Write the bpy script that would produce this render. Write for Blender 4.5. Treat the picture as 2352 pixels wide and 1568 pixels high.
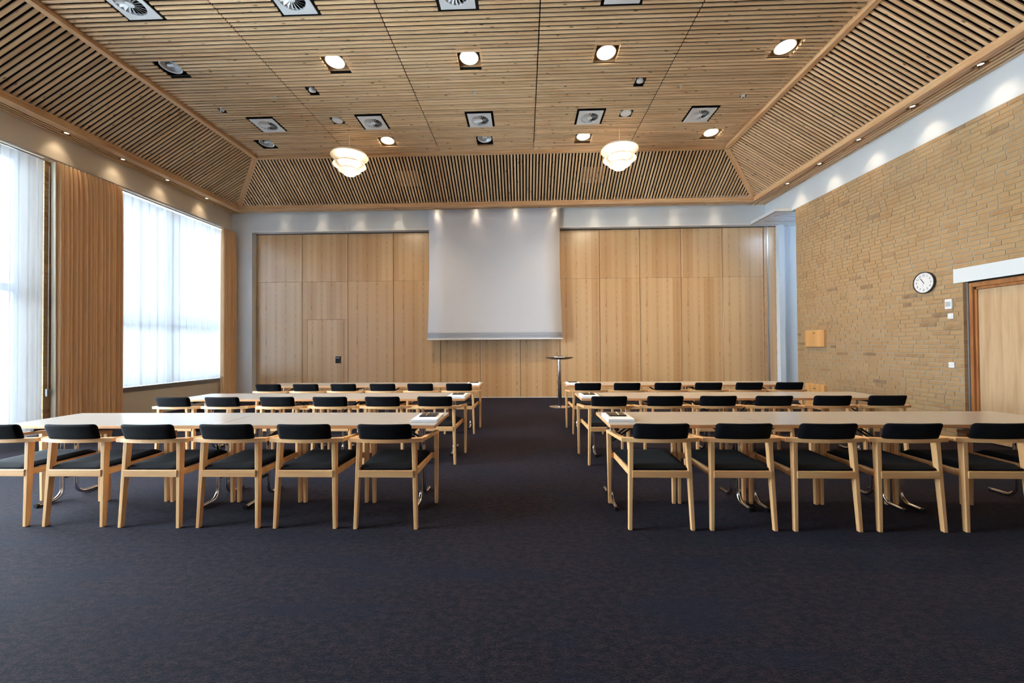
import bpy, bmesh, math, random
from mathutils import Vector, Matrix
random.seed(7)
PI = math.pi
SC = bpy.context.scene
for o in list(bpy.data.objects):
    bpy.data.objects.remove(o, do_unlink=True)
COL = SC.collection

# ------------------------------------------------------------------ camera, sky, exposure
CAM_Z = 1.35
YAW, PITCH, ROLL = 0.0306559, 0.0122487, -0.00685163
FPX = 913.03
cam_d = bpy.data.cameras.new('camera')
cam = bpy.data.objects.new('camera', cam_d)
COL.objects.link(cam)
cam_d.sensor_width = 36.0
cam_d.lens = FPX / 2352 * 36.0
cam_d.clip_start = 0.05
cam_d.clip_end = 300
fwd = Vector((-math.sin(YAW) * math.cos(PITCH), math.cos(YAW) * math.cos(PITCH), math.sin(PITCH)))
right0 = Vector((math.cos(YAW), math.sin(YAW), 0))
up0 = right0.cross(fwd)
right = math.cos(ROLL) * right0 + math.sin(ROLL) * up0
up = -math.sin(ROLL) * right0 + math.cos(ROLL) * up0
mw = Matrix.Identity(4)
for i in range(3):
    mw[i][0] = right[i]; mw[i][1] = up[i]; mw[i][2] = -fwd[i]
mw[2][3] = CAM_Z
cam.matrix_world = mw
SC.camera = cam

SKY_ZENITH = 46.0
world = bpy.data.worlds.new('overcast_sky')
SC.world = world
world.use_nodes = True
_wt = world.node_tree
_bg = _wt.nodes['Background']
# overcast sky: the zenith three times as bright as the horizon
_tc = _wt.nodes.new('ShaderNodeTexCoord')
_sx = _wt.nodes.new('ShaderNodeSeparateXYZ'); _wt.links.new(_tc.outputs['Generated'], _sx.inputs[0])
_mr = _wt.nodes.new('ShaderNodeMapRange'); _wt.links.new(_sx.outputs['Z'], _mr.inputs['Value'])
_mr.inputs['From Min'].default_value = 0.0; _mr.inputs['From Max'].default_value = 1.0
_mr.inputs['To Min'].default_value = SKY_ZENITH / 3; _mr.inputs['To Max'].default_value = SKY_ZENITH
_wt.links.new(_mr.outputs[0], _bg.inputs['Strength'])
_bg.inputs['Color'].default_value = (0.76, 0.88, 1.0, 1)

SC.view_settings.view_transform = 'Standard'
SC.view_settings.look = 'None'
SC.view_settings.gamma = 1.0
SC.view_settings.use_curve_mapping = False
SC.view_settings.exposure = 1.22
SC.cycles.max_bounces = 10
SC.cycles.diffuse_bounces = 6
SC.cycles.transparent_max_bounces = 12
SC.cycles.sample_clamp_indirect = 6.0
try:
    SC.cycles.use_denoising = True
    SC.cycles.denoiser = 'OPENIMAGEDENOISE'
except Exception:
    pass

def portal(name, x, y0, y1, z0, z1):
    d = bpy.data.lights.new(name, 'AREA')
    d.shape = 'RECTANGLE'; d.size = y1 - y0; d.size_y = z1 - z0
    d.cycles.is_portal = True
    o = bpy.data.objects.new(name, d)
    o.matrix_world = Matrix(((0, 0, -1, x), (1, 0, 0, (y0 + y1) / 2), (0, -1, 0, (z0 + z1) / 2), (0, 0, 0, 1)))
    COL.objects.link(o)

portal('daylight_portal', -8.09, 0.35, 6.06, 0.05, 4.42)
portal('daylight_portal', -8.09, 7.22, 9.95, 0.6, 4.42)
LAMP_SPOT, LAMP_DOWN, LAMP_PEND = 4.0, 20.0, 8.5
WARM = (1.0, 0.78, 0.52)

# ------------------------------------------------------------------ material helpers
def lin(*c):
    return tuple(((v / 255) / 12.92 if v <= 10 else (((v / 255) + 0.055) / 1.055) ** 2.4) for v in c) + (1,)

class NT:
    def __init__(s, name):
        s.m = bpy.data.materials.new(name); s.m.use_nodes = True
        s.t = s.m.node_tree; s.n = s.t.nodes; s.l = s.t.links
        s.b = s.n['Principled BSDF']; s.out = s.n['Material Output']
    def add(s, typ, **kw):
        n = s.n.new(typ)
        for k, v in kw.items():
            if hasattr(n, k): setattr(n, k, v)
            else: n.inputs[k].default_value = v
        return n
    def link(s, a, b): s.l.new(a, b)
    def ramp(s, fac, stops):
        r = s.n.new('ShaderNodeValToRGB')
        e = r.color_ramp.elements
        while len(e) < len(stops): e.new(0.5)
        for x, (p, c) in zip(e, stops): x.position = p; x.color = c
        s.link(fac, r.inputs[0]); return r.outputs[0]
    def mix(s, f, a, b, blend='MIX'):
        n = s.n.new('ShaderNodeMix'); n.data_type = 'RGBA'; n.blend_type = blend
        for sock, v in ((n.inputs['Factor'], f), (n.inputs['A'], a), (n.inputs['B'], b)):
            pass
        fi = n.inputs[0]; ai = n.inputs[6]; bi = n.inputs[7]
        for sock, v in ((fi, f), (ai, a), (bi, b)):
            if hasattr(v, 'is_output') or hasattr(v, 'links'): s.link(v, sock)
            else: sock.default_value = v
        return n.outputs[2]
    def math(s, op, a, b=None):
        n = s.n.new('ShaderNodeMath'); n.operation = op
        for sock, v in zip(n.inputs, (a, b)):
            if v is None: continue
            if hasattr(v, 'links'): s.link(v, sock)
            else: sock.default_value = v
        return n.outputs[0]
    def rnd(s):                       # a value that differs for each object and each loose piece
        oi = s.n.new('ShaderNodeObjectInfo'); ge = s.n.new('ShaderNodeNewGeometry')
        return s.math('FRACT', s.math('ADD', oi.outputs['Random'], s.math('MULTIPLY', ge.outputs['Random Per Island'], 7.31)))
    def coords(s, scale=(1, 1, 1), jitter=None):
        tc = s.n.new('ShaderNodeTexCoord'); mp = s.n.new('ShaderNodeMapping')
        mp.inputs['Scale'].default_value = scale
        s.link(tc.outputs['Object'], mp.inputs['Vector'])
        if jitter is not None:
            cb = s.n.new('ShaderNodeCombineXYZ')
            j = s.math('MULTIPLY', jitter, 41.0)
            for i in range(3): s.link(j, cb.inputs[i])
            s.link(cb.outputs[0], mp.inputs['Location'])
        return mp.outputs[0]
    def noise(s, vec, scale, detail=3.0, rough=0.5, dist=0.0):
        n = s.n.new('ShaderNodeTexNoise')
        s.link(vec, n.inputs['Vector'])
        n.inputs['Scale'].default_value = scale; n.inputs['Detail'].default_value = detail
        n.inputs['Roughness'].default_value = rough; n.inputs['Distortion'].default_value = dist
        return n.outputs[0]
    def bump(s, h, strength, dist=0.01):
        b = s.n.new('ShaderNodeBump'); b.inputs['Strength'].default_value = strength; b.inputs['Distance'].default_value = dist
        s.link(h, b.inputs['Height']); s.link(b.outputs[0], s.b.inputs['Normal'])
    def col(s, c): 
        if hasattr(c, 'links'): s.link(c, s.b.inputs['Base Color'])
        else: s.b.inputs['Base Color'].default_value = c
    def p(s, **kw):
        for k, v in kw.items(): s.b.inputs[k.replace('_', ' ')].default_value = v
        return s.m

def plain(name, c, rough=0.5, metal=0.0, noise_amt=0.06, **kw):
    t = NT(name)
    v = t.noise(t.coords(), 6.0)
    dark = tuple(x * (1 - noise_amt) for x in c[:3]) + (1,)
    t.col(t.mix(v, dark, c))
    return t.p(Roughness=rough, Metallic=metal, **kw)

def wood(name, base, dark, axis=0, rough=0.45, vary=0.22, knots=False, fine=60.0, spec=0.5):
    t = NT(name)
    r = t.rnd()
    sc = [14.0, 14.0, 14.0]; sc[axis] = 0.9
    co = t.coords(tuple(sc), r)
    g = t.noise(co, 1.0, 4.0, 0.6, 0.6)
    sc2 = [fine, fine, fine]; sc2[axis] = 2.0
    f = t.noise(t.coords(tuple(sc2), r), 1.0, 2.0)
    c = t.ramp(g, [(0.3, dark), (0.62, base)])
    c = t.mix(t.math('MULTIPLY', f, 0.25), c, dark)
    lo = tuple(1 - vary for _ in range(3)) + (1,); hi = (1.0, 1.0, 1.0, 1)
    c = t.mix(1.0, c, t.ramp(r, [(0.0, lo), (1.0, hi)]), 'MULTIPLY')
    if knots:
        sc3 = [30.0, 30.0, 30.0]; sc3[axis] = 9.0
        vo = t.n.new('ShaderNodeTexVoronoi'); t.link(t.coords(tuple(sc3), r), vo.inputs['Vector']); vo.inputs['Scale'].default_value = 0.45
        k = t.ramp(vo.outputs['Distance'], [(0.07, (1, 1, 1, 1)), (0.16, (0, 0, 0, 1))])
        c = t.mix(k, c, tuple(x * 0.25 for x in dark[:3]) + (1,))
    t.col(c)
    t.bump(f, 0.08, 0.002)
    return t.p(Roughness=rough, **{'Specular IOR Level': spec})

M = {}
M['slat'] = wood('pine_slat', lin(242, 208, 166), lin(214, 170, 124), 0, 0.55, 0.22, True)
M['beam'] = wood('pine_beam', lin(224, 186, 142), lin(192, 140, 94), 0, 0.5, 0.12, False)
M['chair_wood'] = wood('beech_frame', lin(234, 188, 132), lin(212, 152, 98), 2, 0.38, 0.10)
M['chair_wood_x'] = wood('beech_rail', lin(234, 188, 132), lin(212, 152, 98), 0, 0.38, 0.10)
M['edge'] = wood('beech_edge', lin(226, 170, 116), lin(196, 130, 80), 0, 0.45, 0.1)
M['oak'] = wood('oak_cabinet', lin(222, 172, 110), lin(196, 140, 80), 2, 0.45, 0.08)
M['oak_frame'] = wood('oak_door_frame', lin(186, 124, 72), lin(144, 86, 46), 2, 0.4, 0.06)
M['oak_door'] = wood('oak_door_leaf', lin(212, 182, 144), lin(186, 150, 112), 2, 0.5, 0.06)
M['black_felt'] = plain('acoustic_felt', (0.006, 0.005, 0.005, 1), 0.95)
M['white_wall'] = plain('white_plaster', lin(224, 231, 238), 0.75, noise_amt=0.02)
M['warm_lit_wall'] = plain('warm_lit_plaster', lin(222, 212, 198), 0.75, noise_amt=0.03)  # white wall with the warm room light put into its colour
M['white_paint'] = plain('white_lacquer', lin(236, 238, 242), 0.4, noise_amt=0.01)
M['white_metal'] = plain('white_enamel', lin(232, 236, 240), 0.35, noise_amt=0.01)
M['grey'] = plain('grey_enamel', lin(128, 126, 128), 0.45)
M['dark_grey'] = plain('dark_grey_plastic', lin(70, 70, 74), 0.5)
M['black'] = plain('black_plastic', (0.008, 0.008, 0.009, 1), 0.35)
M['black_metal'] = plain('black_steel', (0.012, 0.012, 0.016, 1), 0.3, 0.3)
M['chrome'] = plain('chrome', (0.82, 0.82, 0.84, 1), 0.07, 1.0, 0.01)
M['steel'] = plain('brushed_steel', (0.62, 0.62, 0.64, 1), 0.28, 1.0)
M['laminate'] = plain('table_laminate', lin(176, 168, 161), 0.20, noise_amt=0.02)
M['reflector'] = plain('satin_reflector', lin(190, 196, 202), 0.35, 0.35)
M['paper'] = plain('white_paper', lin(240, 238, 240), 0.6, noise_amt=0.01)
M['notebook'] = plain('black_cover', (0.012, 0.010, 0.010, 1), 0.3)
M['pencil'] = plain('pencil_wood', lin(230, 196, 150), 0.5)
M['screen'] = plain('screen_fabric', lin(226, 231, 244), 0.85, noise_amt=0.01)
def mortar_mat():
    t = NT('mortar')
    n = t.noise(t.coords(), 1.3, 4.0, 0.6)
    f = t.noise(t.coords(), 60.0, 3.0)
    c = t.ramp(n, [(0.38, lin(158, 138, 108)), (0.62, lin(174, 168, 154))])
    t.col(t.mix(t.math('MULTIPLY', f, 0.5), c, lin(128, 116, 98)))
    t.bump(f, 0.4, 0.004)
    return t.p(Roughness=0.95)
M['mortar'] = mortar_mat()
M['glass_edge'] = plain('window_frame', lin(196, 204, 214), 0.4)

def fabric(name, c, sheen=0.15, scale=300.0):
    t = NT(name)
    n = t.noise(t.coords(), scale, 2.0)
    t.col(t.mix(n, tuple(x * 0.7 for x in c[:3]) + (1,), c))
    t.bump(n, 0.25, 0.002)
    t.p(Roughness=0.9, **{'Sheen Weight': sheen, 'Sheen Roughness': 0.5, 'Specular IOR Level': 0.1})
    return t.m
M['seat'] = fabric('black_wool', (0.0042, 0.0044, 0.0062, 1), 0.025)
def curtain_mat():
    t = NT('brown_curtain')
    n = t.noise(t.coords((1, 1, 0.05)), 60.0, 2.0)
    t.col(t.mix(n, lin(230, 190, 146), lin(250, 216, 174)))
    t.p(Roughness=0.85, **{'Sheen Weight': 0.1})
    return t.m
M['curtain'] = curtain_mat()
M['lining'] = plain('curtain_lining', lin(232, 226, 208), 0.9)

def brick_mat():
    t = NT('yellow_brick')
    r = t.rnd()
    co = t.coords((1, 1, 1), r)
    n = t.noise(co, 18.0, 4.0, 0.65)
    base = t.ramp(r, [(0.0, lin(172, 138, 98)), (0.5, lin(180, 148, 106)), (0.90, lin(172, 136, 94)), (0.975, lin(158, 122, 84)), (0.993, lin(124, 96, 70))])
    c = t.mix(t.math('MULTIPLY', n, 0.55), base, lin(150, 118, 84))
    sm = t.noise(t.coords((1, 1, 1)), 9.0, 5.0, 0.7)
    c = t.mix(t.ramp(sm, [(0.48, (0, 0, 0, 1)), (0.70, (0.55, 0.55, 0.55, 1))]), c, lin(168, 154, 130))
    sp = t.noise(co, 70.0, 2.0)
    c = t.mix(t.ramp(sp, [(0.66, (0, 0, 0, 1)), (0.74, (0.6, 0.6, 0.6, 1))]), c, lin(110, 80, 56))
    t.col(c); t.bump(n, 0.5, 0.006)
    return t.p(Roughness=0.9, **{'Specular IOR Level': 0.2})
M['brick'] = brick_mat()

def panel_mat():
    t = NT('ash_veneer')
    oi = t.n.new('ShaderNodeObjectInfo')
    tc = t.n.new('ShaderNodeTexCoord')
    sep = t.n.new('ShaderNodeSeparateXYZ'); t.link(tc.outputs['Object'], sep.inputs[0])
    x = t.math('ADD', sep.outputs[0], 50.0)
    u = t.math('DIVIDE', x, 0.262)
    leaf = t.math('FLOOR', u)
    f = t.math('ABSOLUTE', t.math('SUBTRACT', t.math('FRACT', u), 0.5))      # 0 at leaf centre
    wn = t.n.new('ShaderNodeTexWhiteNoise'); wn.noise_dimensions = '2D'
    cb = t.n.new('ShaderNodeCombineXYZ'); t.link(leaf, cb.inputs[0]); t.link(oi.outputs['Random'], cb.inputs[1]); t.link(cb.outputs[0], wn.inputs['Vector'])
    # cathedral figure: nested arches around each leaf's centre line
    cv = t.n.new('ShaderNodeCombineXYZ')
    t.link(t.math('MULTIPLY', sep.outputs[0], 9.0), cv.inputs[0]); t.link(t.math('MULTIPLY', sep.outputs[2], 0.9), cv.inputs[2]); t.link(t.math('MULTIPLY', leaf, 3.7), cv.inputs[1])
    warp = t.noise(cv.outputs[0], 1.0, 3.0, 0.5)
    ph = t.math('ADD', t.math('MULTIPLY', t.math('POWER', f, 1.4), 46.0), t.math('ADD', t.math('MULTIPLY', warp, 9.0), t.math('MULTIPLY', sep.outputs[2], 4.2)))
    ring = t.math('FRACT', ph)
    fall = t.math('SUBTRACT', 1.0, t.math('MINIMUM', t.math('MULTIPLY', f, 5.0), 1.0))
    ringc = t.ramp(ring, [(0.0, (0, 0, 0, 1)), (0.6, (0.12, 0.12, 0.12, 1)), (0.93, (1, 1, 1, 1)), (1.0, (0, 0, 0, 1))])
    fine = t.n.new('ShaderNodeCombineXYZ')
    t.link(t.math('MULTIPLY', sep.outputs[0], 120.0), fine.inputs[0]); t.link(t.math('MULTIPLY', sep.outputs[2], 1.6), fine.inputs[2])
    fg = t.noise(fine.outputs[0], 1.0, 3.0)
    c = t.mix(wn.outputs['Value'], lin(206, 166, 118), lin(230, 196, 150))
    c = t.mix(t.math('MULTIPLY', fg, 0.30), c, lin(186, 130, 76))
    c = t.mix(t.math('MULTIPLY', t.math('MULTIPLY', ringc, t.math('ADD', t.math('MULTIPLY', fall, 0.95), 0.20)), 1.0), c, lin(160, 98, 50))
    t.col(c)
    return t.p(Roughness=0.32, **{'Specular IOR Level': 0.6, 'Coat Weight': 1.0, 'Coat Roughness': 0.25, 'Coat IOR': 1.7})
M['veneer'] = panel_mat()

def carpet_mat():
    t = NT('woven_carpet')
    co = t.coords()
    big = t.noise(co, 1.6, 3.0)
    band = t.noise(t.coords((0.35, 3.0, 1.0)), 2.2, 3.0, 0.6)
    mid = t.noise(t.coords((1.0, 1.8, 1.0)), 20.0, 4.0, 0.7)
    wv = t.noise(t.coords((1.0, 1.5, 1.0)), 95.0, 3.0, 0.7)
    fine = t.noise(co, 330.0, 2.0, 0.7)
    brown = t.ramp(t.math('ADD', t.math('MULTIPLY', mid, 0.8), t.math('MULTIPLY', wv, 0.2)), [(0.42, (0, 0, 0, 1)), (0.60, (1, 1, 1, 1))])
    c = t.mix(brown, (0.0058, 0.0050, 0.0080, 1), (0.0250, 0.0150, 0.0155, 1))
    blue = t.ramp(t.math('ADD', t.math('MULTIPLY', big, 0.5), t.math('MULTIPLY', band, 0.5)), [(0.50, (0, 0, 0, 1)), (0.64, (0.75, 0.75, 0.75, 1))])
    c = t.mix(blue, c, (0.0072, 0.0082, 0.0165, 1))
    c = t.mix(1.0, c, t.ramp(wv, [(0.30, (0.35, 0.35, 0.35, 1)), (0.50, (0.9, 0.9, 0.9, 1)), (0.72, (1.9, 1.85, 1.9, 1))]), 'MULTIPLY')
    c = t.mix(1.0, c, t.ramp(fine, [(0.3, (0.45, 0.45, 0.45, 1)), (0.7, (1.6, 1.6, 1.6, 1))]), 'MULTIPLY')
    t.col(c)
    t.bump(t.math('ADD', t.math('MULTIPLY', wv, 0.7), t.math('MULTIPLY', fine, 0.3)), 0.9, 0.012)
    t.p(Roughness=0.9, **{'Sheen Weight': 0.07, 'Sheen Roughness': 0.35, 'Sheen Tint': (0.68, 0.70, 1.0, 1), 'Specular IOR Level': 0.06})  # bluish sheen tint stands in for daylight from the windows
    return t.m
M['carpet'] = carpet_mat()

def sheer_mat():
    t = NT('sheer_voile')
    t.n.remove(t.b)
    lw = t.add('ShaderNodeLayerWeight'); lw.inputs[0].default_value = 0.35
    n = t.noise(t.coords((1, 1, 0.05)), 25.0, 2.0)
    tr = t.add('ShaderNodeBsdfTransparent')
    thin = t.ramp(lw.outputs['Facing'], [(0.0, (0.036, 0.037, 0.038, 1)), (0.7, (0.006, 0.006, 0.006, 1))])      # oblique cloth is closer woven to the eye
    t.link(thin, tr.inputs[0])
    tl = t.add('ShaderNodeBsdfTranslucent')
    t.link(t.ramp(lw.outputs['Facing'], [(0.0, (0.068, 0.070, 0.072, 1)), (0.75, (0.032, 0.036, 0.040, 1))]), tl.inputs[0])
    di = t.add('ShaderNodeBsdfDiffuse'); di.inputs[0].default_value = (0.62, 0.65, 0.70, 1)
    a1 = t.add('ShaderNodeAddShader'); t.link(tr.outputs[0], a1.inputs[0]); t.link(tl.outputs[0], a1.inputs[1])
    a2 = t.add('ShaderNodeAddShader'); t.link(a1.outputs[0], a2.inputs[0]); t.link(di.outputs[0], a2.inputs[1])
    t.link(a2.outputs[0], t.out.inputs[0])
    return t.m
M['sheer'] = sheer_mat()

def glass_mat():
    t = NT('window_glass')
    t.n.remove(t.b)
    tr = t.add('ShaderNodeBsdfTransparent'); tr.inputs[0].default_value = (0.96, 0.98, 0.98, 1)
    gl = t.add('ShaderNodeBsdfGlossy'); gl.inputs['Roughness'].default_value = 0.02
    fr = t.add('ShaderNodeFresnel'); fr.inputs[0].default_value = 1.45
    m2 = t.add('ShaderNodeMixShader')
    t.link(fr.outputs[0], m2.inputs[0]); t.link(tr.outputs[0], m2.inputs[1]); t.link(gl.outputs[0], m2.inputs[2])
    t.link(m2.outputs[0], t.out.inputs[0])
    return t.m
M['glass'] = glass_mat()

def shade_mat():
    t = NT('opal_white_shade')
    t.n.remove(t.b)
    tl = t.add('ShaderNodeBsdfTranslucent'); tl.inputs[0].default_value = (0.95, 0.88, 0.78, 1)
    di = t.add('ShaderNodeBsdfDiffuse'); di.inputs[0].default_value = (0.92, 0.90, 0.86, 1)
    m1 = t.add('ShaderNodeMixShader'); m1.inputs[0].default_value = 0.6
    t.link(tl.outputs[0], m1.inputs[1]); t.link(di.outputs[0], m1.inputs[2])
    t.link(m1.outputs[0], t.out.inputs[0])
    return t.m
M['shade'] = shade_mat()

def emit(name, c, s):
    t = NT(name)
    t.b.inputs['Base Color'].default_value = c
    t.b.inputs['Emission Color'].default_value = c
    t.b.inputs['Emission Strength'].default_value = s
    return t.m
M['lamp_on'] = emit('lit_lamp', (1.0, 0.86, 0.62, 1), 14.0)
M['bulb_on'] = emit('lit_bulb', (1.0, 0.88, 0.68, 1), 4.0)
M['spot_on'] = emit('lit_spot', (1.0, 0.80, 0.50, 1), 12.0)

# ------------------------------------------------------------------ mesh helpers
class MB:
    def __init__(s): s.v = []; s.f = []
    def poly(s, pts, faces):
        b = len(s.v); s.v += [tuple(p) for p in pts]; s.f += [tuple(b + i for i in f) for f in faces]; return s
    def box(s, x0, x1, y0, y1, z0, z1):
        return s.poly([(x0, y0, z0), (x1, y0, z0), (x1, y1, z0), (x0, y1, z0), (x0, y0, z1), (x1, y0, z1), (x1, y1, z1), (x0, y1, z1)],
                      [(0, 3, 2, 1), (4, 5, 6, 7), (0, 1, 5, 4), (1, 2, 6, 5), (2, 3, 7, 6), (3, 0, 4, 7)])
    def hexa(s, a, b):                # two quads (4 points each), joined
        return s.poly(list(a) + list(b), [(0, 3, 2, 1), (4, 5, 6, 7), (0, 1, 5, 4), (1, 2, 6, 5), (2, 3, 7, 6), (3, 0, 4, 7)])
    def bar(s, p, q, w, h, upv=(0, 0, 1)):
        p, q = Vector(p), Vector(q); d = (q - p).normalized(); u = Vector(upv)
        sd = d.cross(u)
        if sd.length < 1e-6: sd = d.cross(Vector((1, 0, 0)))
        sd.normalize(); u = sd.cross(d).normalized()
        c = [sd * (sx * w / 2) + u * (sy * h / 2) for sx, sy in ((-1, -1), (1, -1), (1, 1), (-1, 1))]
        return s.hexa([p + k for k in c], [q + k for k in c])
    def lathe(s, prof, n=24, cap0=False, cap1=False, c=(0, 0, 0)):
        b = len(s.v)
        for r, z in prof:
            for i in range(n):
                a = 2 * PI * i / n; s.v.append((c[0] + r * math.cos(a), c[1] + r * math.sin(a), c[2] + z))
        for j in range(len(prof) - 1):
            for i in range(n):
                k = (i + 1) % n
                s.f.append((b + j * n + i, b + j * n + k, b + (j + 1) * n + k, b + (j + 1) * n + i))
        if cap0: s.f.append(tuple(b + i for i in reversed(range(n))))
        if cap1: s.f.append(tuple(b + (len(prof) - 1) * n + i for i in range(n)))
        return s
    def tube(s, pts, r, n=10, caps=True):
        pts = [Vector(p) for p in pts]; b = len(s.v); m = len(pts)
        ref = None
        for i, p in enumerate(pts):
            d = (pts[min(i + 1, m - 1)] - pts[max(i - 1, 0)]).normalized()
            if ref is None:
                ref = Vector((0, 0, 1)) if abs(d.z) < 0.9 else Vector((1, 0, 0))
            e1 = (ref - d * ref.dot(d)).normalized(); ref = e1; e2 = d.cross(e1)
            for k in range(n):
                a = 2 * PI * k / n; s.v.append(tuple(p + e1 * (r * math.cos(a)) + e2 * (r * math.sin(a))))
        for i in range(m - 1):
            for k in range(n):
                l = (k + 1) % n
                s.f.append((b + i * n + k, b + i * n + l, b + (i + 1) * n + l, b + (i + 1) * n + k))
        if caps:
            s.f.append(tuple(b + k for k in reversed(range(n)))); s.f.append(tuple(b + (m - 1) * n + k for k in range(n)))
        return s
    def mesh(s, name, mat, smooth=False, bevel=0.0, segs=2):
        me = bpy.data.meshes.new(name); me.from_pydata(s.v, [], s.f); me.update()
        bm = bmesh.new(); bm.from_mesh(me)
        bmesh.ops.recalc_face_normals(bm, faces=bm.faces)
        if bevel:
            bmesh.ops.bevel(bm, geom=list(bm.edges), offset=bevel, segments=segs, affect='EDGES', profile=0.5)
        bm.to_mesh(me); bm.free()
        if smooth:
            me.polygons.foreach_set('use_smooth', [True] * len(me.polygons))
            try: me.set_sharp_from_angle(angle=math.radians(50))
            except Exception: pass
        me.materials.append(M[mat] if isinstance(mat, str) else mat)
        return me
    def build(s, name, mat, parent=None, **kw):
        return link(name, s.mesh(name, mat, **kw), parent)

def link(name, me, parent=None, loc=None):
    o = bpy.data.objects.new(name, me); COL.objects.link(o)
    if parent: o.parent = parent
    if loc: o.location = loc
    return o
def tag(o, label=None, cat=None, group=None, kind=None):
    if label: o['label'] = label
    if cat: o['category'] = cat
    if group: o['group'] = group
    if kind: o['kind'] = kind
    return o
def empty(name, loc=(0, 0, 0), rz=0.0):
    o = bpy.data.objects.new(name, None); o.empty_display_size = 0.1
    o.location = loc; o.rotation_euler = (0, 0, rz); COL.objects.link(o); return o
def thing(name, label, cat, loc=(0, 0, 0), rz=0.0, group=None):
    return tag(empty(name, loc, rz), label, cat, group)
def copy_tree(o, parent=None):
    c = o.copy(); COL.objects.link(c)
    if parent: c.parent = parent
    for ch in list(o.children): copy_tree(ch, c)
    return c
def struct(o): o['kind'] = 'structure'; return o
ORD = 'first second third fourth fifth sixth seventh eighth ninth tenth eleventh twelfth thirteenth'.split()

# ------------------------------------------------------------------ room dimensions (metres)
XL, XR = -7.68, 6.125          # wall faces
YB, YP = 10.22, 10.39          # white frame of the back wall, folding partition
YF = -4.0                      # behind the camera
ZS, ZB, ZBT = 4.89, 4.84, 4.93 # soffit slats, lower beam bottom / top
ZU, ZC = 5.61, 5.67            # upper beam bottom, flat slats
LX0, LX1 = -7.316, -7.196      # lower beam, window side
RX0, RX1 = 5.61, 5.70          # lower beam, brick side
BY0, BY1 = 9.805, 9.90         # lower beam, back
ULX0, ULX1 = -6.08, -5.99
URX0, URX1 = 4.39, 4.477
UBY0, UBY1 = 8.70, 8.775

# floor
struct(MB().box(-8.2, 8.0, YF, 10.9, -0.05, 0.0).build('floor', 'carpet'))
# outside ground, unseen; made pale to bounce daylight up to the ceiling
struct(MB().box(-60, -8.25, -40, 60, -0.3, -0.1).build('ground', plain('pale_bounce_ground', lin(232, 232, 228), 0.9)))

# wall behind the camera
struct(MB().box(-8.1, 7.8, YF - 0.2, YF, 0, 6.0).build('wall_front', 'white_wall'))

# ------------------------------------------------------------------ back wall
wb = MB()
wb.box(XL - 0.5, -7.145, YB, YP + 0.3, 0, 5.95)          # column, window side
wb.box(-7.145, XR + 0.02, YB, YP - 0.01, 4.385, ZS + 0.1)    # beam
wb.box(-7.145, XR + 1.7, YP + 0.055, YP + 0.3, 0, 5.95)       # behind the partition
wall_back = struct(wb.build('wall_back', 'white_wall'))
MB().box(-7.145, 5.76, YB - 0.012, YB, 4.385, 4.43).build('fascia', 'white_paint', wall_back)
MB().box(-7.145, 6.47, YP - 0.02, YP + 0.04, 4.372, 4.384).build('track_gap', 'black', wall_back)
px = [-7.14, -5.899, -4.669, -3.447, -2.200, -1.156, -0.107, 0.936, 1.972, 3.013, 4.069, 5.125, 6.163]
for i in range(12):
    a, b = px[i] + 0.006, px[i + 1] - 0.006
    cx = (a + b) / 2
    def pan(name, z0, z1, xa, xb, par=wall_back):
        o = MB().box(xa - cx, xb - cx, -0.03, 0.03, z0 - 1.5, z1 - 1.5).build(name, 'veneer', par, bevel=0.0015, segs=1)
        o.location = (cx, YP + 0.03, 1.5); return o
    pan('upper_panel', 3.104, 4.37, a, b)
    if i == 1:
        pan('lower_panel', 2.098, 3.100, a, b)
        pan('lower_panel', 0.03, 2.095, a, -5.757 - 0.007)
        pan('lower_panel', 0.03, 2.095, -4.784 + 0.007, b)
    else:
        pan('lower_panel', 0.03, 3.100, a, b)
MB().box(-7.14, 6.163, YP - 0.004, YP + 0.03, 0.012, 0.028).build('bottom_seal', 'white_paint', wall_back)
MB().box(6.167, 6.238, YP - 0.02, YP + 0.05, 0.01, 4.37).build('end_post', 'veneer', wall_back)
MB().box(6.238, 6.268, YP - 0.03, YP + 0.05, 0.0, 4.37).build('metal_strip', 'steel', wall_back)
MB().box(6.268, 6.471, YP - 0.01, YP + 0.05, 0.0, 4.37).build('end_post', 'veneer', wall_back)
# black seams behind the panel joints
MB().box(-7.14, 6.17, YP + 0.045, YP + 0.05, 0.0, 4.38).build('seam_backing', 'black', wall_back)

# pass door in the partition
dcx = (-5.757 - 4.784) / 2
d1 = MB().box(-5.757 - dcx, -4.784 - dcx, -0.03, 0.03, 0.03 - 1.5, 2.092 - 1.5).build('door_1', 'veneer', None, bevel=0.0015, segs=1)
d1.location = (dcx, YP + 0.031, 1.5)
struct(d1)
hd = MB().box(-0.075, 0.075, -0.012, 0.0, -0.09, 0.09).build('handle', 'black', d1, bevel=0.008)
hd.location = (-4.926 - dcx, -0.028, 1.026 - 1.5)
hb = MB().box(-0.055, 0.045, -0.008, 0.0, -0.008, 0.008).build('latch', 'steel', hd); hb.location = (0, -0.012, 0.05)
hk = MB().lathe([(0.008, 0), (0.008, 0.01)], 10, True, True).build('keyhole', 'steel', hd); hk.rotation_euler = (PI / 2, 0, 0); hk.location = (0.045, -0.01, -0.05)

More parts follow.
